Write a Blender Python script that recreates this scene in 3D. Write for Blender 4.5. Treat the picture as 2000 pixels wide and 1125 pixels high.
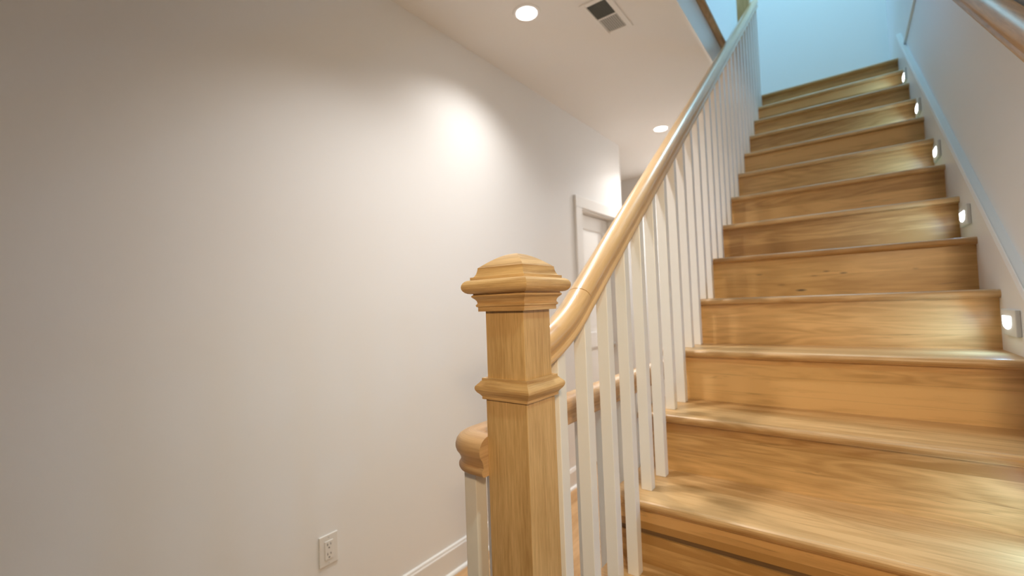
import bpy, bmesh, math, random
from mathutils import Vector, Matrix

for o in list(bpy.data.objects):
    bpy.data.objects.remove(o, do_unlink=True)
S = bpy.context.scene
C = S.collection
random.seed(7)

# ------------------------------------------------------------------ camera
EYE = 1.3364                     # eye height above the hall floor (m)
FPX, YAW, PITCH, ROLL = 873.28, 0.644594, 0.0368087, -0.0363143
cy, sy = math.cos(YAW), math.sin(YAW)
fwd = Vector((-sy * math.cos(PITCH), cy * math.cos(PITCH), math.sin(PITCH)))
rt = Vector((cy, sy, 0)); up = rt.cross(fwd)
c_, s_ = math.cos(ROLL), math.sin(ROLL)
R_ = c_ * rt + s_ * up; U_ = -s_ * rt + c_ * up
cam = bpy.data.cameras.new('camera'); camo = bpy.data.objects.new('camera', cam); C.objects.link(camo)
cam.sensor_width = 36; cam.sensor_fit = 'HORIZONTAL'; cam.lens = FPX / 2000 * 36
m = Matrix((R_, U_, -fwd)).transposed().to_4x4(); m.translation = Vector((0, 0, EYE))
camo.matrix_world = m
cam.clip_start = .02
cam.dof.use_dof = True; cam.dof.focus_distance = .86; cam.dof.aperture_fstop = 2.8
S.camera = camo

# ------------------------------------------------------------------ exposure, world
S.view_settings.view_transform = 'Standard'; S.view_settings.look = 'None'
S.view_settings.gamma = 1; S.view_settings.use_curve_mapping = False
S.view_settings.exposure = 0.0
w = bpy.data.worlds.new('world'); S.world = w; w.use_nodes = True
w.node_tree.nodes['Background'].inputs[0].default_value = (.55, .8, 1, 1)
w.node_tree.nodes['Background'].inputs[1].default_value = 1.0

def area(name, loc, rot, size, power, col, shape='DISK', sizey=None, spread=180):
    l = bpy.data.lights.new(name, 'AREA'); l.shape = shape; l.size = size
    if sizey: l.size_y = sizey
    l.energy = power; l.color = col; l.spread = math.radians(spread)
    o = bpy.data.objects.new(name, l); o.location = loc; o.rotation_euler = rot; C.objects.link(o)
    return o
def soft_spot(name, loc, aim, deg, power, col, radius=.045):
    l = bpy.data.lights.new(name, 'SPOT'); l.spot_size = math.radians(deg); l.spot_blend = 1.0
    l.shadow_soft_size = radius; l.energy = power; l.color = col
    o = bpy.data.objects.new(name, l); o.location = loc; C.objects.link(o)
    o.rotation_euler = (Vector(aim) - Vector(loc)).to_track_quat('-Z', 'Y').to_euler()
    return o
FLOOR2 = 3.040                   # upper floor
CEIL = 2.804
# daylight through the upstairs window (left, upper storey)
area('daylight', (-2.92, 4.1, 4.55), (0, math.radians(-90), 0), 1.2, 34, (.22, .50, .92), 'RECTANGLE', 1.5)
# daylight through the skylight over the stairs
area('skylight_daylight', (-.1, 3.8, 5.64), (0, 0, 0), .8, 32, (.36, .78, 1.0), 'RECTANGLE', .8)
# two ceiling downlights, then two unseen fill lights added beside them
CANS = [(-1.225, 1.836), (-1.22, 3.835), (-1.22, 4.72), (-.85, 1.15)]
soft_spot('downlight_or_fill_beam', (-1.225, 1.836, CEIL - .02), (-1.225, 1.836, 0), 136, 52, (1, .98, .96))
soft_spot('downlight_or_fill_beam', (-.85, 1.15, CEIL - .02), (-.95, 1.15, 0), 125, 60, (1, 1, 1))  # unseen fill added to wash the near part of the hall wall
soft_spot('downlight_or_fill_beam', (-1.22, 3.835, CEIL - .02), (-1.22, 3.835, 0), 160, 15, (1, .98, .96))
area('downlight_or_fill_beam', (-1.22, 4.72, CEIL - .016), (0, 0, 0), .09, 40, (1, .99, .97), spread=150)  # fill light added to brighten the far end of the hall
# unseen fill lights added: warm one behind the camera, one aimed at the newel
soft_spot('warm_fill_beam', (.35, -.3, 1.75), (-1.5, 4, 1.0), 110, 52, (1, .73, .42), .05)
soft_spot('newel_fill_beam', (.33, .2, 2.66), (-.5, 1.0, .7), 80, 34, (.80, 1, .88), .05)

# ------------------------------------------------------------------ materials
def newmat(name):
    mt = bpy.data.materials.new(name); mt.use_nodes = True
    nt = mt.node_tree
    return mt, nt, nt.nodes, nt.links, nt.nodes['Principled BSDF']

def paint(name, col, rough=.5, bump=.02, scale=250):
    mt, nt, N, L, P = newmat(name)
    P.inputs['Base Color'].default_value = (*col, 1); P.inputs['Roughness'].default_value = rough
    tc = N.new('ShaderNodeTexCoord'); no = N.new('ShaderNodeTexNoise'); no.inputs['Scale'].default_value = scale
    L.new(tc.outputs['Object'], no.inputs['Vector'])
    b = N.new('ShaderNodeBump'); b.inputs['Strength'].default_value = bump; b.inputs['Distance'].default_value = .002
    L.new(no.outputs['Fac'], b.inputs['Height']); L.new(b.outputs['Normal'], P.inputs['Normal'])
    return mt

def wood(name, light, dark, plank=.0, planklen=1.3, rough=.35, grain=1.0, planktone=.35, knots=(), fine=1.0, coat=.0, streak=0.0, coatr=.32, cathw=.055, broadw=.75, finew=.5):
    """Oak driven by the UV map, u in metres along the grain."""
    mt, nt, N, L, P = newmat(name)
    uv = N.new('ShaderNodeUVMap'); uv.uv_map = 'UVMap'
    oi = N.new('ShaderNodeObjectInfo')
    sep = N.new('ShaderNodeSeparateXYZ'); L.new(uv.outputs['UV'], sep.inputs[0])
    def math_(op, a, b=None, cc=None):
        n = N.new('ShaderNodeMath'); n.operation = op
        for k, q in enumerate((a, b, cc)):
            if q is None: continue
            if isinstance(q, (int, float)): n.inputs[k].default_value = q
            else: L.new(q, n.inputs[k])
        return n.outputs[0]
    u, v = sep.outputs[0], sep.outputs[1]
    rnd = math_('MULTIPLY', oi.outputs['Random'], 37.0)
    if plank:
        row = math_('FLOOR', math_('ADD', math_('DIVIDE', v, plank), rnd))
        wn0 = N.new('ShaderNodeTexWhiteNoise'); wn0.noise_dimensions = '1D'; L.new(row, wn0.inputs['W'])
        seg = math_('FLOOR', math_('ADD', math_('DIVIDE', u, planklen), math_('MULTIPLY', wn0.outputs['Value'], 7.0)))
        cmb = N.new('ShaderNodeCombineXYZ'); L.new(row, cmb.inputs[0]); L.new(seg, cmb.inputs[1]); L.new(rnd, cmb.inputs[2])
        wn = N.new('ShaderNodeTexWhiteNoise'); wn.noise_dimensions = '3D'; L.new(cmb.outputs[0], wn.inputs['Vector'])
        pid = wn.outputs['Value']
    else:
        pid = None
    off = math_('ADD', rnd, math_('MULTIPLY', pid, 19.0)) if pid is not None else rnd
    def noise(su, sv, detail=4, rgh=.6, dist=0.0):
        cb = N.new('ShaderNodeCombineXYZ')
        L.new(math_('MULTIPLY', u, su), cb.inputs[0]); L.new(math_('MULTIPLY', v, sv), cb.inputs[1]); L.new(off, cb.inputs[2])
        n = N.new('ShaderNodeTexNoise'); n.inputs['Scale'].default_value = 1
        n.inputs['Detail'].default_value = detail; n.inputs['Roughness'].default_value = rgh; n.inputs['Distortion'].default_value = dist
        L.new(cb.outputs[0], n.inputs['Vector']); return n.outputs['Fac']
    broad = noise(2.2, 26 , 3, .55, .6)
    cath = math_('SINE', math_('MULTIPLY', noise(1.6, 13, 2, .5, .3), 60.0))
    finen = noise(14 , 420 * fine, 4, .7)
    f = math_('ADD', math_('MULTIPLY', broad, broadw * grain), math_('MULTIPLY', cath, cathw * grain))
    f = math_('ADD', f, math_('MULTIPLY', finen, finew * grain))
    f = math_('SUBTRACT', f, (.12 + (finew - .5) * .5) * grain)
    if grain != 1.0: f = math_('ADD', f, .5 * (1 - grain))
    if pid is not None:
        f = math_('ADD', f, math_('MULTIPLY', math_('SUBTRACT', pid, .5), planktone))
    cr = N.new('ShaderNodeValToRGB'); L.new(f, cr.inputs[0])
    cr.color_ramp.elements[0].position = .18; cr.color_ramp.elements[0].color = (*dark, 1)
    cr.color_ramp.elements[1].position = .78; cr.color_ramp.elements[1].color = (*light, 1)
    col = cr.outputs[0]
    def darken(mask, c):
        nonlocal col
        mx = N.new('ShaderNodeMix'); mx.data_type = 'RGBA'; L.new(mask, mx.inputs['Factor'])
        L.new(col, mx.inputs[6]); mx.inputs[7].default_value = (*c, 1); col = mx.outputs[2]
    if streak:      # mineral streaks
        st = noise(3.5, 55, 3, .6, 1.2)
        mr = N.new('ShaderNodeMapRange'); L.new(st, mr.inputs[0]); mr.inputs[1].default_value = .63; mr.inputs[2].default_value = .76; mr.inputs[4].default_value = streak
        darken(mr.outputs[0], (dark[0] * .45, dark[1] * .45, dark[2] * .5))
    for (ku, kv, ru, rv, a) in knots:
        dx = math_('DIVIDE', math_('SUBTRACT', u, ku), ru); dy = math_('DIVIDE', math_('SUBTRACT', v, kv), rv)
        d = math_('SQRT', math_('ADD', math_('MULTIPLY', dx, dx), math_('MULTIPLY', dy, dy)))
        d = math_('ADD', d, math_('MULTIPLY', finen, .5))
        mr = N.new('ShaderNodeMapRange'); L.new(d, mr.inputs[0]); mr.inputs[1].default_value = 1.5; mr.inputs[2].default_value = .6; mr.inputs[4].default_value = a
        darken(mr.outputs[0], (.035, .022, .012))
    if plank:
        fr = math_('FRACT', math_('ADD', math_('DIVIDE', v, plank), rnd))
        e = math_('LESS_THAN', math_('MINIMUM', fr, math_('SUBTRACT', 1.0, fr)), .0007 / plank)
        e = math_('MULTIPLY', e, .22)
        darken(e, (dark[0] * .4, dark[1] * .4, dark[2] * .4))
    L.new(col, P.inputs['Base Color'])
    P.inputs['Roughness'].default_value = rough
    P.inputs['Coat Weight'].default_value = coat; P.inputs['Coat Roughness'].default_value = coatr
    b = N.new('ShaderNodeBump'); b.inputs['Strength'].default_value = .12; b.inputs['Distance'].default_value = .0006
    L.new(finen, b.inputs['Height']); L.new(b.outputs['Normal'], P.inputs['Normal'])
    return mt

def emit(name, col, strength):
    mt, nt, N, L, P = newmat(name)
    P.inputs['Base Color'].default_value = (*col, 1)
    P.inputs['Emission Color'].default_value = (*col, 1); P.inputs['Emission Strength'].default_value = strength
    return mt

WALL = paint('wall paint', (.86, .845, .825), .62, .05, 160)
CEILM = paint('ceiling paint', (.85, .83, .80), .8, .04, 160)
TRIMM = paint('white trim paint', (.84, .82, .79), .35, .02, 90)
SATIN = paint('white satin baluster paint', (.90, .875, .85), .30, .02, 90)
PLAST = paint('white plastic', (.80, .77, .72), .3, .0, 90)
DARK = paint('dark slot', (.05, .04, .035), .6, 0, 90)
SHADEM = paint('painted duct shade', (.10, .105, .09), .45, 0, 90)
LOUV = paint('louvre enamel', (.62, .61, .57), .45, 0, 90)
BRASS = paint('satin nickel', (.5, .48, .45), .3, 0, 90); BRASS.node_tree.nodes['Principled BSDF'].inputs['Metallic'].default_value = 1
OAK_POST = wood('oak post', (.75, .50, .235), (.46, .265, .095), rough=.42, fine=.6, grain=1.1, cathw=.03, finew=.95)
OAK_CAP = wood('oak cap', (.77, .51, .24), (.43, .235, .085), rough=.38, fine=.6, grain=1.15, cathw=.12, finew=.8)
OAK_RAIL = wood('oak rail', (.82, .55, .29), (.58, .34, .14), rough=.30, grain=.8, coat=.35, coatr=.1, fine=.6)
OAK_RAIL2 = wood('oak guard rail', (.70, .44, .22), (.40, .215, .09), rough=.42, grain=1.0, fine=.6, finew=.7, cathw=.08)
OAK_TREAD = wood('oak tread', (.72, .45, .205), (.45, .24, .082), plank=.083, planklen=60, rough=.40, coat=.25, streak=.22, fine=.6, finew=.6, planktone=.6, grain=1.15, cathw=.08)
OAK_NOSE = OAK_TREAD
OAK_RISER = wood('oak riser', (.78, .475, .19), (.44, .225, .065), plank=.062, planklen=60, rough=.38, streak=.55, planktone=.85, coat=.35, grain=1.2, cathw=.08)
OAK_KNOT = wood('oak riser knotty', (.76, .48, .19), (.50, .28, .085), plank=.075, planklen=60, rough=.38, streak=.55, planktone=.4, coat=.35, grain=1.2, cathw=.08,
                knots=((-.164, 1.353, .020, .0050, .95), (-.013, 1.417, .014, .0030, .8), (-.071, 1.428, .012, .0028, .7), (-.114, 1.412, .014, .003, .45),
                       (-.320, 1.430, .014, .0030, .55), (-.236, 1.380, .016, .004, .35), (.209, 1.418, .010, .003, .35)))
OAK_FLOOR = wood('oak floor', (.66, .40, .19), (.42, .22, .08), plank=.083, planklen=1.1, rough=.3, planktone=.5)
BAND = wood('dark wood strip', (.24, .14, .06), (.15, .08, .035), rough=.5)

# ------------------------------------------------------------------ mesh helpers
def finish(bm, grain='x', hasuv=False):
    bm.normal_update()
    uvl = bm.loops.layers.uv.get('UVMap') or bm.loops.layers.uv.new('UVMap')
    if hasuv: return
    g = 'xyz'.index(grain)
    for f in bm.faces:
        n = f.normal; o = [i for i in range(3) if i != g]
        if abs(n[g]) > .8: a, b = o
        else:
            a = g
            b = o[0] if abs(n[o[0]]) < abs(n[o[1]]) else o[1]
        for l in f.loops:
            co = l.vert.co
            l[uvl].uv = (co[a], co[b])

def obj(name, bm, mat, parent=None, grain='x', hasuv=False, smooth=False, loc=None):
    finish(bm, grain, hasuv)
    me = bpy.data.meshes.new(name); 
    if smooth:
        for f in bm.faces: f.smooth = True
    bm.to_mesh(me); bm.free()
    me.materials.append(mat)
    if smooth:
        try: me.set_sharp_from_angle(angle=math.radians(38))
        except Exception: pass
    o = bpy.data.objects.new(name, me); C.objects.link(o)
    if parent: o.parent = parent
    if loc: o.location = loc
    return o

def box(bm, x0, x1, y0, y1, z0, z1, bev=0, seg=2):
    b2 = bmesh.new(); bmesh.ops.create_cube(b2, size=1)
    for v in b2.verts:
        v.co = Vector(((x0 + x1) / 2 + v.co.x * (x1 - x0), (y0 + y1) / 2 + v.co.y * (y1 - y0), (z0 + z1) / 2 + v.co.z * (z1 - z0)))
    if bev: bmesh.ops.bevel(b2, geom=b2.edges[:], offset=bev, segments=seg, profile=.5, affect='EDGES')
    merge(bm, b2)

def merge(bm, b2):
    me = bpy.data.meshes.new('tmp'); b2.to_mesh(me); b2.free(); bm.from_mesh(me); bpy.data.meshes.remove(me)

def prism(bm, pts, axis, a0, a1):
    """pts: 2D polygon in the two axes other than `axis` (cyclic order kept), extruded a0..a1."""
    k = 'xyz'.index(axis); o = [i for i in range(3) if i != k]
    def mk(p, a):
        c = [0, 0, 0]; c[k] = a; c[o[0]] = p[0]; c[o[1]] = p[1]; return bm.verts.new(c)
    A = [mk(p, a0) for p in pts]; B = [mk(p, a1) for p in pts]
    n = len(pts)
    fs = [bm.faces.new(A), bm.faces.new(B[::-1])]
    for i in range(n):
        fs.append(bm.faces.new((A[i], B[i], B[(i + 1) % n], A[(i + 1) % n])))
    bmesh.ops.recalc_face_normals(bm, faces=fs)

def sweep(bm, prof, path, ups, cap=True, u0=0.0):
    """prof: closed (w,t) loop; path: points; ups: up vectors. UV: u along path, v around."""
    uvl = bm.loops.layers.uv.get('UVMap') or bm.loops.layers.uv.new('UVMap')
    n = len(prof); rings = []; L = [u0]
    for i in range(1, len(path)): L.append(L[-1] + (path[i] - path[i - 1]).length)
    V = [0]
    for i in range(n): V.append(V[-1] + math.dist(prof[i], prof[(i + 1) % n]))
    for i, p in enumerate(path):
        a = path[max(i - 1, 0)]; b = path[min(i + 1, len(path) - 1)]
        t = (b - a).normalized(); u = (ups[i] - t * ups[i].dot(t)).normalized(); s = t.cross(u)
        rings.append([bm.verts.new(p + s * q[0] + u * q[1]) for q in prof])
    fs = []
    for i in range(len(path) - 1):
        for j in range(n):
            f = bm.faces.new((rings[i][j], rings[i][(j + 1) % n], rings[i + 1][(j + 1) % n], rings[i + 1][j]))
            uv = ((L[i], V[j]), (L[i], V[j + 1]), (L[i + 1], V[j + 1]), (L[i + 1], V[j]))
            for l, q in zip(f.loops, uv): l[uvl].uv = q
            fs.append(f)
    if cap:
        for r in (rings[0][::-1], rings[-1]):
            f = bm.faces.new(r); fs.append(f)
            for l in f.loops: l[uvl].uv = (l.vert.co.x, l.vert.co.z)
    bmesh.ops.recalc_face_normals(bm, faces=fs)

def square_mould(bm, prof, cx, cy_, closed_top=True, closed_bot=True):
    """Mitred square moulding. prof: list (h, z) of half widths against height. Four mitred sides with own grain."""
    uvl = bm.loops.layers.uv.get('UVMap') or bm.loops.layers.uv.new('UVMap')
    cs = [(-1, -1), (1, -1), (1, 1), (-1, 1)]
    V = [0]
    for i in range(1, len(prof)): V.append(V[-1] + math.dist(prof[i], prof[i - 1]))
    fs = []
    for k in range(4):
        a, b = cs[k], cs[(k + 1) % 4]
        col = []
        for (h, z) in prof:
            col.append((bm.verts.new((cx + a[0] * h, cy_ + a[1] * h, z)), bm.verts.new((cx + b[0] * h, cy_ + b[1] * h, z))))
        for i in range(len(prof) - 1):
            f = bm.faces.new((col[i][0], col[i][1], col[i + 1][1], col[i + 1][0]))
            h0, h1 = prof[i][0], prof[i + 1][0]
            for l, q in zip(f.loops, ((-h0, V[i]), (h0, V[i]), (h1, V[i + 1]), (-h1, V[i + 1]))):
                l[uvl].uv = (q[0] + k * 1.7, q[1] + k * .31)
            fs.append(f)
    for flag, (h, z) in ((closed_bot, prof[0]), (closed_top, prof[-1])):
        if flag and h > 1e-4:
            f = bm.faces.new([bm.verts.new((cx + s[0] * h, cy_ + s[1] * h, z)) for s in cs]); fs.append(f)
            for l in f.loops: l[uvl].uv = (l.vert.co.x, l.vert.co.y)
    bmesh.ops.remove_doubles(bm, verts=bm.verts[:], dist=1e-5)
    bmesh.ops.recalc_face_normals(bm, faces=bm.faces[:])

def arc(cx, cz, r, a0, a1, n=6, sq=1.0):
    return [(cx + r * math.cos(math.radians(a0 + (a1 - a0) * i / n)), cz + sq * r * math.sin(math.radians(a0 + (a1 - a0) * i / n))) for i in range(n + 1)]

def empty(name, loc, label=None, cat=None, group=None):
    o = bpy.data.objects.new(name, None); C.objects.link(o); o.location = loc; o.empty_display_size = .1
    if label: o['label'] = label; o['category'] = cat
    if group: o['group'] = group
    return o
def tag(o, label, cat, group=None):
    o['label'] = label; o['category'] = cat
    if group: o['group'] = group
    return o
def struct(name, bm, mat, grain='x', parent=None, **k):
    o = obj(name, bm, mat, parent, grain, **k); o['kind'] = 'structure'; return o
def adopt(child, parent):       # geometry is in world coordinates; keep it there under an empty
    child.parent = parent; child.matrix_parent_inverse = Matrix.Translation(parent.location).inverted()
    return child
def part(name, bm, mat, parent, grain='x', **k):
    return adopt(obj(name, bm, mat, None, grain, **k), parent)

# ------------------------------------------------------------------ the setting
XW = -1.668; XR = .376; XRW = .399; YEND = 3.983; YBACK = 5.2; YNEAR = -2.6
RUN, RISE, Y0, Z0 = .25380, .19, 4.29618, FLOOR2
nY = lambda n: Y0 - n * RUN
nZ = lambda n: Z0 - n * RISE

bm = bmesh.new(); box(bm, -3.6, XRW, YNEAR, YBACK, -.03, 0); struct('floor', bm, OAK_FLOOR, 'y')
bm = bmesh.new()
box(bm, -3.6, -.617, YNEAR, YBACK, CEIL, CEIL + .02)
box(bm, -.617, XRW, YNEAR, .986, CEIL, CEIL + .02)
struct('ceiling', bm, CEILM)
bm = bmesh.new()
box(bm, -3.0, -.607, YNEAR, YBACK, FLOOR2 - .03, FLOOR2 - .001)
box(bm, -.607, XRW, YNEAR, 1.0, FLOOR2 - .03, FLOOR2 - .001)
struct('upper_floor', bm, OAK_FLOOR, 'y')
bm = bmesh.new(); box(bm, -.607, XRW, Y0 + .05, YBACK, FLOOR2 - .2, FLOOR2 - .028)
struct('landing_slab', bm, WALL)
# fascia of the stairwell opening and its oak nosing
bm = bmesh.new(); box(bm, -.617, -.603, 1.0, Y0 + .03, CEIL, FLOOR2 - .03); box(bm, -.603, XRW, .986, 1.0, CEIL, FLOOR2 - .03)
struct('trim_1', bm, TRIMM)
bm = bmesh.new()
pr = [(-.64, FLOOR2 - .0268)] + [(-.580 + p[0], FLOOR2 - .0134 + p[1]) for p in arc(0, 0, .0134, -90, 90, 8)] + [(-.64, FLOOR2)]
prism(bm, pr, 'y', 1.0, Y0 + .0)
struct('trim_2', bm, OAK_TREAD, 'y')

# left hall wall with the doorway
DY0, DY1, DZ = 3.155, 3.80, 2.085
bm = bmesh.new()
box(bm, XW - .12, XW, YNEAR, DY0, 0, CEIL); box(bm, XW - .12, XW, DY0, DY1, DZ, CEIL); box(bm, XW - .12, XW, DY1, YEND, 0, CEIL)
struct('wall_left', bm, WALL)
bm = bmesh.new(); box(bm, XRW, XRW + .1, YNEAR, YBACK, 0, 5.7); struct('wall_right', bm, WALL)
bm = bmesh.new(); box(bm, -3.7, XRW + .1, YBACK, YBACK + .1, 0, 5.7); struct('wall_back', bm, WALL)
bm = bmesh.new(); box(bm, -3.7, XRW + .1, YNEAR - .1, YNEAR, 0, 5.7); struct('wall_front', bm, WALL)
bm = bmesh.new(); box(bm, -3.7, -3.6, YNEAR, YBACK, 0, CEIL + .02); struct('wall_recess', bm, WALL)
WY0, WY1, WZ0, WZ1 = 3.4, 4.8, 3.95, 5.2
bm = bmesh.new()
box(bm, -3.1, -3.0, YNEAR, WY0, CEIL, 5.7); box(bm, -3.1, -3.0, WY1, YBACK, CEIL, 5.7)
box(bm, -3.1, -3.0, WY0, WY1, CEIL, WZ0); box(bm, -3.1, -3.0, WY0, WY1, WZ1, 5.7)
struct('wall_upstairs', bm, WALL)
bm = bmesh.new(); box(bm, -3.7, XRW + .1, YNEAR - .1, YBACK + .1, 5.7, 5.8); struct('upper_ceiling', bm, CEILM)
bm = bmesh.new()
for (a, b, c, d) in ((WY0, WY1, WZ0, WZ0 + .05), (WY0, WY1, WZ1 - .05, WZ1), (WY0, WY0 + .05, WZ0 + .051, WZ1 - .051), (WY1 - .05, WY1, WZ0 + .051, WZ1 - .051), (WY0 + .051, WY1 - .051, 4.56, 4.59)):
    box(bm, -3.06, -3.02, a, b, c, d)
wf = struct('window_1', bm, TRIMM)

def baseboard(name, x0, y0, y1, h=.134):
    bm = bmesh.new()
    pts = [(x0, 0), (x0 + .015, 0), (x0 + .015, h - .018), (x0 + .011, h - .012), (x0 + .010, h - .004), (x0 + .006, h), (x0, h)]
    prism(bm, pts, 'y', y0, y1)
    # shoe moulding
    pts = [(x0 + .015, 0), (x0 + .030, 0)] + [(x0 + .015 + p[0], p[1]) for p in arc(0, 0, .015, 0, 90, 5)][1:]
    prism(bm, pts, 'y', y0, y1)
    return struct(name, bm, TRIMM)
baseboard('baseboard_left', XW, YNEAR, 3.04)
bm = bmesh.new(); prism(bm, [(YBACK, 0), (YBACK - .015, 0), (YBACK - .015, .12), (YBACK - .006, .134), (YBACK, .134)], 'x', -3.6, -.62)
struct('baseboard_back', bm, TRIMM)

# door
bm = bmesh.new()
box(bm, XW - .105, XW - .075, DY0 + .018, DY1 - .018, .008, DZ - .018)
door = struct('door_1', bm, TRIMM)
bm = bmesh.new()
for (a, b, c, d) in ((DY0 + .018, DY0 + .118, .02, DZ - .02), (DY1 - .118, DY1 - .018, .02, DZ - .02), (DY0 + .119, DY1 - .119, DZ - .14, DZ - .02), (DY0 + .119, DY1 - .119, .95, 1.08), (DY0 + .119, DY1 - .119, .02, .24)):
    box(bm, XW - .0752, XW - .066, a, b, c, d, .002, 1)
obj('door_stiles', bm, TRIMM, door)
bm = bmesh.new()
box(bm, XW - .12, XW - .0005, DY0, DY0 + .015, 0, DZ - .0155); box(bm, XW - .12, XW - .0005, DY1 - .015, DY1, 0, DZ - .0155); box(bm, XW - .12, XW - .0005, DY0, DY1, DZ - .015, DZ)
obj('door_jamb', bm, TRIMM, door)
bm = bmesh.new()
for (a, b, c, d) in ((DY0 - .100, DY0 + .004, 0, DZ - .0045), (DY1 - .004, DY1 + .1, 0, DZ - .0045), (DY0 - .100, DY1 + .1, DZ - .004, DZ + .085)):
    box(bm, XW, XW + .018, a, b, c, d, .003, 1)
obj('door_casing', bm, TRIMM, door)
bm = bmesh.new(); bmesh.ops.create_uvsphere(bm, u_segments=16, v_segments=10, radius=.026)
for v in bm.verts: v.co = Vector((XW - .028, DY1 - .07, .95)) + Vector((v.co.x * .8, v.co.y, v.co.z))
bmesh.ops.create_cone(bm, cap_ends=True, segments=16, radius1=.012, radius2=.012, depth=.05, matrix=Matrix.Translation((XW - .048, DY1 - .07, .95)) @ Matrix.Rotation(math.pi / 2, 4, 'Y'))
obj('door_knob', bm, BRASS, door, smooth=True)

# skylight over the stairs
bm = bmesh.new()
for (a, b, c, d) in ((-.6, -.5, 3.3, 4.3), (.3, .4, 3.3, 4.3), (-.499, .299, 3.3, 3.4), (-.499, .299, 4.2, 4.3)):
    box(bm, a, b, c, d, 5.66, 5.699)
struct('window_2', bm, TRIMM)

# ledge on the stairwell wall at the upper floor level
bm = bmesh.new(); box(bm, XRW - .012, XRW, 1.0, 4.235, FLOOR2 - .018, FLOOR2 + .012, .002, 1)
struct('trim_3', bm, TRIMM)

# ------------------------------------------------------------------ staircase
stair = empty('staircase', (0, Y0 - 15 * RUN, 0), 'straight closed-riser oak staircase climbing from the hall between white balusters and the right wall', 'staircase')
TH = .027; XTL = -.607
for n in range(15, -1, -1):
    y, z = nY(n), nZ(n)
    yb = y + RUN + .03 if n > 0 else YBACK
    r = TH / 2
    def prof(y0_, y1_, nose=True):
        if nose:
            return [(y1_, z - TH)] + [(y0_ + r - p[0], z - r + p[1]) for p in arc(0, 0, r, -90, 90, 8)] + [(y1_, z)]
        return [(y0_, z - TH), (y1_, z - TH), (y1_, z), (y0_, z)]
    bm = bmesh.new()
    if n == 14:      # cut round the newel
        prism(bm, prof(y, yb), 'x', -.465, XR); prism(bm, prof(y + .03, yb, False), 'x', XTL, -.465)
    else:
        prism(bm, prof(y, yb), 'x', XTL, XR)
    part('tread', bm, OAK_TREAD, stair)
for n in range(15, -1, -1):
    y, z = nY(n), nZ(n)
    z0, z1 = z - RISE, z - TH
    bm = bmesh.new()
    if n == 12:      # darker strip set back between two boards of this riser
        box(bm, XTL + .015, XR, y + .03, y + .048, z0 + .098, z1)
        box(bm, XTL + .015, XR, y + .03, y + .048, z0, z0 + .083)
        r12 = part('riser', bm, OAK_RISER, stair)
        bm = bmesh.new(); box(bm, XTL + .015, XR, y + .036, y + .047, z0 + .083, z0 + .098)
        part('riser_strip', bm, BAND, stair)['label'] = 'dark strip in the riser'
    elif n == 8:
        box(bm, XTL + .015, XR, y + .03, y + .048, z0, z1); part('riser', bm, OAK_KNOT, stair)['label'] = 'riser with dark knots'
    else:
        box(bm, XTL + .015, XR, y + .03, y + .048, z0, z1); part('riser', bm, OAK_RISER, stair)
# white outer stringer under the tread ends (saw-tooth)
bm = bmesh.new()
for n in range(15, -1, -1):
    y, z = nY(n) + .048, nZ(n) - TH
    y1 = y + RUN
    zb0 = max(0, z - RISE - .10); zb1 = max(0, zb0 if n == 15 else z - .10)
    prism(bm, [(y - .001, max(0, z - .40)), (y1, max(0, z - .21)), (y1, z), (y - .001, z)], 'x', XTL + .001, XTL + .018)
part('outer_stringer', bm, TRIMM, stair)
# soffit under the flight
bm = bmesh.new()
zs = lambda yy: FLOOR2 - (Y0 - yy) * RISE / RUN - .36
prism(bm, [(Y0 - 13.5 * RUN, max(0, zs(Y0 - 13.5 * RUN))), (YBACK, zs(Y0 + .0) + .0), (YBACK, zs(Y0) + .02), (Y0, zs(Y0) + .02), (Y0 - 13.5 * RUN, max(.02, zs(Y0 - 13.5 * RUN) + .02))], 'x', XTL + .02, XR)
part('soffit', bm, WALL, stair)
# wall skirt board on the right
OFF = .165
sl = RISE / RUN
zn = lambda yy: FLOOR2 - (Y0 - yy) * sl
bm = bmesh.new()
ya, yb = .30, Y0 + .02
prism(bm, [(ya, 0), (yb, FLOOR2 - .45), (YBACK, FLOOR2 - .1), (YBACK, zn(yb) + OFF), (yb, zn(yb) + OFF), (ya, zn(ya) + OFF)], 'x', XR, XRW)
sk = part('skirt_board', bm, TRIMM, stair)
bm = bmesh.new()
pp = [(.0, 0), (.003, 0), (.005, .005), (.003, .010), (.004, .014), (.002, .020), (0, .022)]
P0 = Vector((XR - .001, ya, zn(ya) + OFF - .024)); P1 = Vector((XR - .001, yb, zn(yb) + OFF - .024)); P2 = Vector((XR - .001, YBACK, zn(yb) + OFF - .024))
sweep(bm, [(-p[0], p[1]) for p in pp], [P0, P1], [Vector((0, 0, 1))] * 2)
c = obj('cap_moulding', bm, TRIMM, None, hasuv=True); c.parent = sk

# ------------------------------------------------------------------ rails
half = [(.0, 0), (.0195, 0), (.0225, .002), (.0245, .006), (.0245, .010), (.0225, .0135), (.0205, .0155), (.0208, .021), (.0235, .028), (.0280, .034),
        (.0300, .040), (.0298, .046), (.0275, .053), (.0225, .0595), (.0150, .0640), (.007, .0662), (0, .067)]
RAIL = half + [(-a, b) for a, b in half[-2:0:-1]]
XB = -.519                                      # baluster line
KU = -.757 + EYE                                # rail underside: z = KU + sl*Y
under = lambda yy: KU + sl * yy
def bez(a, b, c, n):
    return [a * (1 - t) ** 2 + b * 2 * t * (1 - t) + c * t * t for t in [i / n for i in range(n + 1)]]

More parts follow.
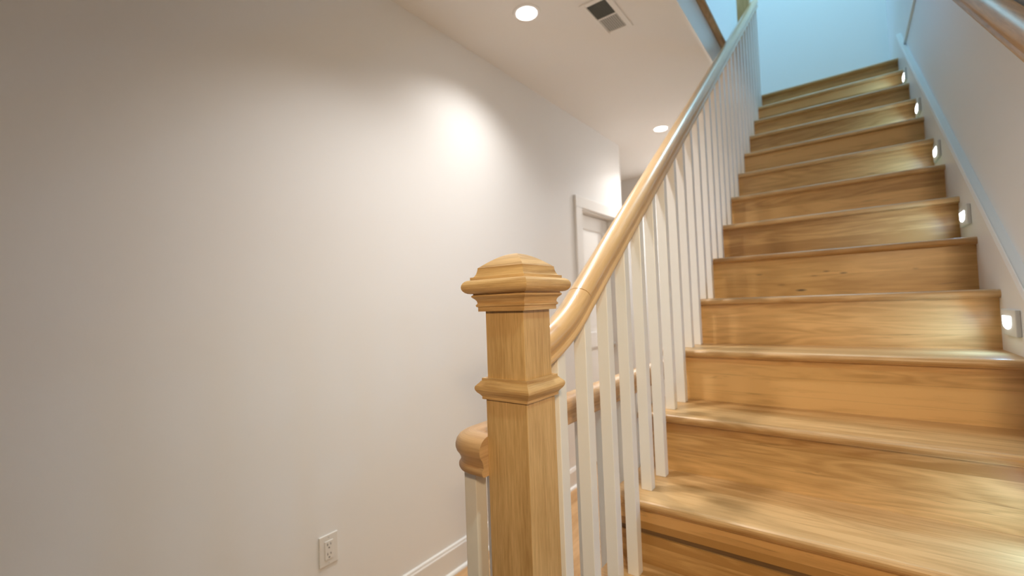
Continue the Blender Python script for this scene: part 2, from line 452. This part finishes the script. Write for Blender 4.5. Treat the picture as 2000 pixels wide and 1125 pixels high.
bal = empty('stair_balustrade', (XB, nY(14), nZ(14)), 'sloping oak handrail on square white balusters rising from the box newel up the stairs', 'railing')
YS, YT = .985, 4.31
bm = bmesh.new()
sweep(bm, RAIL, [Vector((XB, YS, under(YS))), Vector((XB, 2.6, under(2.6))), Vector((XB, YT, under(YT)))], [Vector((0, 0, 1))] * 3)
part('handrail', bm, OAK_RAIL, bal, hasuv=True, smooth=True)
pe = bez(Vector((XB, .748, EYE - .140)), Vector((XB, .876, EYE - .110)), Vector((XB, YS, under(YS))), 14)
bm = bmesh.new(); sweep(bm, RAIL, pe, [Vector((0, 0, 1))] * len(pe), u0=5.0)
part('handrail_easing', bm, OAK_RAIL, bal, hasuv=True, smooth=True)
def under2(yy):
    if yy >= YS: return under(yy)
    for a, b in zip(pe, pe[1:]):
        if a.y <= yy <= b.y: return a.z + (b.z - a.z) * (yy - a.y) / (b.y - a.y)
    return pe[0].z
def baluster(x, y0_, z0, ztop_f, parent, hs=.016):
    bm = bmesh.new(); y1_ = y0_ + 2 * hs
    zt0, zt1 = ztop_f(y0_) + .004, ztop_f(y1_) + .004
    box(bm, x - hs, x + hs, y0_, y1_, z0, 1 + z0, .0018, 2)
    zm = z0 + .5
    for v in bm.verts:
        if v.co.z > zm: v.co.z += (zt0 + (zt1 - zt0) * (v.co.y - y0_) / (y1_ - y0_)) - (z0 + 1)
    return part('baluster', bm, SATIN, parent, 'z')
for n in range(14, 0, -1):
    for off in (.080, .207):
        baluster(XB, nY(n) + off, nZ(n), under2, bal)

# guard rail along the hall floor
guard = empty('hall_guardrail', (-.63, .69, 0), 'level oak guard rail on white balusters, curving behind the box newel along the hall', 'railing')
GZ = EYE - .250 - .067
GZ -= .008
RAILG = [(a * 1.12, b * 1.12) for a, b in RAIL]
pts = [Vector((-.5665, .667, GZ)), Vector((-.590, .667, GZ))]
for i in range(1, 11):
    a = math.radians(-90 - 9 * i); pts.append(Vector((-.600 + .034 * math.cos(a), .701 + .034 * math.sin(a), GZ)))
pts += [Vector((-.634, y, GZ)) for y in (.9, 1.5, 2.5, 4.2)]
bm = bmesh.new(); sweep(bm, RAILG, pts, [Vector((0, 0, 1))] * len(pts))
part('handrail', bm, OAK_RAIL2, guard, hasuv=True, smooth=True)
gy = [.676, .745]
while gy[-1] < 4.05: gy.append(gy[-1] + .130)
for y in gy: baluster(-.632, y, 0, lambda yy: GZ, guard)

# wall handrail, right
XH = .360
wr = empty('wall_handrail', (XH, .5, 1.0), 'oak handrail fixed to the right stairwell wall, in the upper right corner', 'handrail')
KW = -.612 + EYE
bm = bmesh.new(); sweep(bm, RAIL, [Vector((XH, y, KW + sl * y)) for y in (.35, 2.4, 4.2)], [Vector((0, 0, 1))] * 3)
part('rail', bm, OAK_RAIL2, wr, hasuv=True, smooth=True)
for y in (.6, 2.75, 4.0):
    bm = bmesh.new(); z = KW + sl * y
    box(bm, XH - .012, XRW, y - .012, y + .012, z - .022, z - .008, .003); box(bm, XH - .012, XH + .012, y - .03, y + .03, z - .012, z + .012, .003)
    box(bm, XRW - .006, XRW, y - .03, y + .03, z - .05, z + .02, .003)
    part('bracket', bm, BRASS, wr)

# ------------------------------------------------------------------ newel posts
def newel(cx, cy_, base, dz, label):
    """dz: shift of the whole head above the first newel's."""
    t = empty('newel_post', (cx, cy_, base), label, 'newel post')
    E = EYE + dz
    b = bmesh.new(); box(b, cx - .0478, cx + .0478, cy_ - .0478, cy_ + .0478, base, E - .176, .0012, 2)
    part('lower_shaft', b, OAK_POST, t, 'z')
    b = bmesh.new(); box(b, cx - .0448, cx + .0448, cy_ - .0448, cy_ + .0448, E - .150, E + .0, .0012, 2)
    part('upper_shaft', b, OAK_POST, t, 'z')
    pr = [(.047, E - .1790), (.0530, E - .1790), (.0530, E - .1740), (.0560, E - .1700), (.0600, E - .1660), (.0628, E - .1610), (.0633, E - .1565), (.0622, E - .1535), (.0590, E - .1500), (.0560, E - .1470),
          (.0545, E - .1445), (.0530, E - .1440), (.0527, E - .1390), (.0448, E - .1390)]
    b = bmesh.new(); square_mould(b, pr, cx, cy_); part('collar', b, OAK_CAP, t, hasuv=True)
    # bed moulding under the cap
    pr = [(.044, E - .0115), (.0547, E - .0115), (.0547, E - .0035), (.0575, E - .0020), (.0578, E + .0010), (.0560, E + .0028), (.0553, E + .0050), (.0562, E + .0085), (.0585, E + .0120), (.0615, E + .0145), (.0638, E + .0170), (.0632, E + .0195), (.0610, E + .0205), (.0610, E + .0235), (.05, E + .0235)]
    b = bmesh.new(); square_mould(b, pr, cx, cy_); part('bed_moulding', b, OAK_CAP, t, hasuv=True)
    pr = [(.06, E + .0225)] + [(.064 + p[0], E + .0360 + p[1]) for p in arc(0, 0, .0135, -90, 90, 10)]
    pr += [(.0645, E + .0497), (.0645, E + .0545), (.0600, E + .0548), (.0580, E + .0570), (.0560, E + .0610), (.0545, E + .0660), (.0538, E + .0705), (.0538, E + .0725), (.0515, E + .0740)]
    for i in range(1, 11):      # pyramidal dome
        a = i / 10.; h = .0515 * (1 - a); pr.append((max(h, 0.0002), E + .0740 + .0262 * math.sin(a * math.pi / 2) ** 1.0 * (1 - .12 * (1 - a) * a)))
    b = bmesh.new(); square_mould(b, pr, cx, cy_, closed_top=False); part('cap', b, OAK_CAP, t, hasuv=True)
    return t
newel(XB, .7065, nZ(15), 0, 'square oak box newel post with moulded pyramid cap and collar, in the foreground')
newel(-.612, 4.36, FLOOR2, FLOOR2 - nZ(15) + .1, 'far newel post on the upper floor behind the top of the sloping handrail')

# ------------------------------------------------------------------ fixtures
LENS = emit('led lens', (1, .97, .94), 8)
def disc(bm, cx, cy_, z, r, n=40, flip=True):
    vs = [bm.verts.new((cx + r * math.cos(2 * math.pi * i / n), cy_ + r * math.sin(2 * math.pi * i / n), z)) for i in range(n)]
    f = bm.faces.new(vs[::-1] if flip else vs); return f
CL = ['round recessed ceiling downlight nearer the camera, above the hall wall', 'small far round ceiling downlight showing just left of the sloping handrail',
      'added fill light at the far end of the hall behind the handrail', 'added fill light just nearer than the first downlight, above the picture edge']
for (x, y), lb in zip(CANS, CL):
    t = empty('downlight_or_fill', (x, y, CEIL), lb, 'ceiling light', 'ceiling downlights')
    bm = bmesh.new()
    n = 40; pr = [(.052, CEIL - .004), (.056, CEIL - .0045), (.069, CEIL - .003), (.071, CEIL)]
    rings = [[bm.verts.new((x + r * math.cos(2 * math.pi * i / n), y + r * math.sin(2 * math.pi * i / n), z)) for i in range(n)] for r, z in pr]
    for a, b in zip(rings, rings[1:]):
        for i in range(n): bm.faces.new((a[i], a[(i + 1) % n], b[(i + 1) % n], b[i]))
    bmesh.ops.recalc_face_normals(bm, faces=bm.faces[:])
    part('trim_ring', bm, TRIMM, t, smooth=True)
    bm = bmesh.new()
    bmesh.ops.create_cone(bm, cap_ends=True, segments=40, radius1=.052, radius2=.052, depth=.006, matrix=Matrix.Translation((x, y, CEIL - .003)))
    part('lens', bm, LENS, t)

# housings for the two added fill lights, shaped like a spotlight and a sconce
def aimed(loc, aim):
    return Matrix.Translation(loc) @ (Vector(aim) - Vector(loc)).to_track_quat('-Z', 'Y').to_matrix().to_4x4()
t = empty('newel_fill_lamp', (.33, .2, CEIL), 'added ceiling fill light aimed at the foot of the stairs', 'ceiling light')
bm = bmesh.new(); bmesh.ops.create_cone(bm, cap_ends=True, segments=24, radius1=.04, radius2=.04, depth=.02, matrix=Matrix.Translation((.33, .2, CEIL - .01)))
part('canopy', bm, TRIMM, t)
bm = bmesh.new(); bmesh.ops.create_cone(bm, cap_ends=True, segments=24, radius1=.055, radius2=.04, depth=.08, matrix=aimed((.33, .2, 2.70), (-.46, 1.0, .74)) @ Matrix.Translation((0, 0, .055)))
part('lamp_head', bm, TRIMM, t)
t = empty('warm_fill_lamp', (XRW, -.3, 1.7), 'added warm fill light on the right wall behind the camera', 'added fill light')
bm = bmesh.new(); box(bm, XRW - .014, XRW, -.36, -.24, 1.62, 1.88, .004); part('back_plate', bm, BRASS, t)
bm = bmesh.new(); bmesh.ops.create_cone(bm, cap_ends=True, segments=24, radius1=.04, radius2=.03, depth=.10, matrix=aimed((.345, -.3, 1.75), (-1.5, 4, 1)) @ Matrix.Translation((0, 0, .075)))
part('lamp_head', bm, BRASS, t)
bm = bmesh.new(); box(bm, .36, XRW - .014, -.325, -.305, 1.75, 1.77); part('arm', bm, BRASS, t)

# ceiling register
t = empty('ceiling_vent', (-.922, 2.124, CEIL), 'white rectangular ceiling air vent with one dark and one pale louvred half', 'vent')
vx0, vx1, vy0, vy1 = -.972, -.872, 1.992, 2.256
bm = bmesh.new(); z = CEIL
for (a, b, c, d) in ((vx0 - .028, vx0, vy0 - .028, vy1 + .028), (vx1, vx1 + .028, vy0 - .028, vy1 + .028), (vx0, vx1, vy0 - .028, vy0), (vx0, vx1, vy1, vy1 + .028), (vx0, vx1, 2.119, 2.131)):
    box(bm, a, b, c, d, z - .006, z, .002, 1)
part('frame', bm, CEILM, t)
bm = bmesh.new(); box(bm, vx0, vx1, vy0, vy1, z - .0008, z - .0002); part('duct_shade', bm, SHADEM, t)  # flat dark sheet stands in for the shade inside the duct
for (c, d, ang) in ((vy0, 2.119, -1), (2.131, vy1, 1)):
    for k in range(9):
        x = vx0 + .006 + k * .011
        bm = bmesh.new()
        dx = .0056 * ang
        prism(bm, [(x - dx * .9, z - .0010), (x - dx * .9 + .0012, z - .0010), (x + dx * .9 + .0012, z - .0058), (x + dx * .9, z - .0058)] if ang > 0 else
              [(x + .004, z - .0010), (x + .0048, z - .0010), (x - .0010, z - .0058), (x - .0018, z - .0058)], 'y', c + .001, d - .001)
        part('louvre', bm, LOUV if ang > 0 else SHADEM, t)  # near half's louvres get the dark duct shade as their colour

# wall outlet
t = empty('wall_outlet', (XW, .97, .41), 'white duplex wall outlet low on the left wall', 'outlet')
bm = bmesh.new(); oy0, oy1, oz0, oz1 = .928, 1.006, EYE - .983, EYE - .867
box(bm, XW, XW + .006, oy0, oy1, oz0, oz1, .0025, 2); part('cover_plate', bm, PLAST, t)
ym, zm = (oy0 + oy1) / 2, (oz0 + oz1) / 2
bm = bmesh.new(); box(bm, XW + .004, XW + .0085, ym - .0175, ym + .0175, zm - .035, zm + .035, .001, 1); rc = part('receptacle', bm, PLAST, t)
bm = bmesh.new()
for s in (-.018, .018):
    for dy, hw, hh in ((-.0065, .0013, .0045), (.0065, .0013, .0038)):
        box(bm, XW + .008, XW + .0088, ym + dy - hw, ym + dy + hw, zm + s - hh + .004, zm + s + hh + .004)
    box(bm, XW + .008, XW + .0088, ym - .0025, ym + .0025, zm + s - .0115, zm + s - .0065)
c = obj('slots', bm, DARK); c.parent = rc
for s in (-.048, .048):
    bm = bmesh.new()
    bmesh.ops.create_cone(bm, cap_ends=True, segments=12, radius1=.0028, radius2=.0028, depth=.0015, matrix=Matrix.Translation((XW + .0063, ym, zm + s)) @ Matrix.Rotation(math.pi / 2, 4, 'Y'))
    part('screw', bm, LOUV, t)

# step lights along the skirt
SLENS = emit('step light lens', (.95, 1.0, 1.0), 9)
SP = paint('step light plate', (.70, .69, .66), .4, 0)
SLAB = {2: 'topmost step light on the stair skirt, by the second tread from the top', 4: 'step light second from the top on the right stair skirt',
        6: 'middle step light of the five lit on the right stair skirt', 8: 'step light on the right skirt, second up from the picture edge',
        10: 'lowest and largest visible step light, at the right picture edge', 12: 'step light whose glow washes the big lower tread, right of the picture', 14: 'step light beside the foot of the stairs'}
for n in (2, 4, 6, 8, 10, 12, 14):
    y, z = nY(n) + .158, nZ(n) + .094
    t = empty('step_light', (XR, y, z), SLAB[n], 'step light', 'step lights along the stair skirt')
    bm = bmesh.new(); box(bm, XR - .011, XR, y - .085, y + .062, z - .040, z + .036, .0025, 2)
    part('face_plate', bm, SP, t)
    bm = bmesh.new()
    pts = [(y - .042, z + .016), (y + .042, z + .016)] + [(y + .042 * math.cos(a), z - .002 - .019 * math.sin(a) ** .8) for a in [math.pi * i / 14 for i in range(15)]]
    prism(bm, pts, 'x', XR - .0125, XR - .0105)
    part('lens', bm, SLENS, t)
    area('step_glow', (XR - .016, y, z), (0, math.radians(90 - 20), 0), .05, .66, (.20, .56, 1.0), 'RECTANGLE', .07, spread=150)
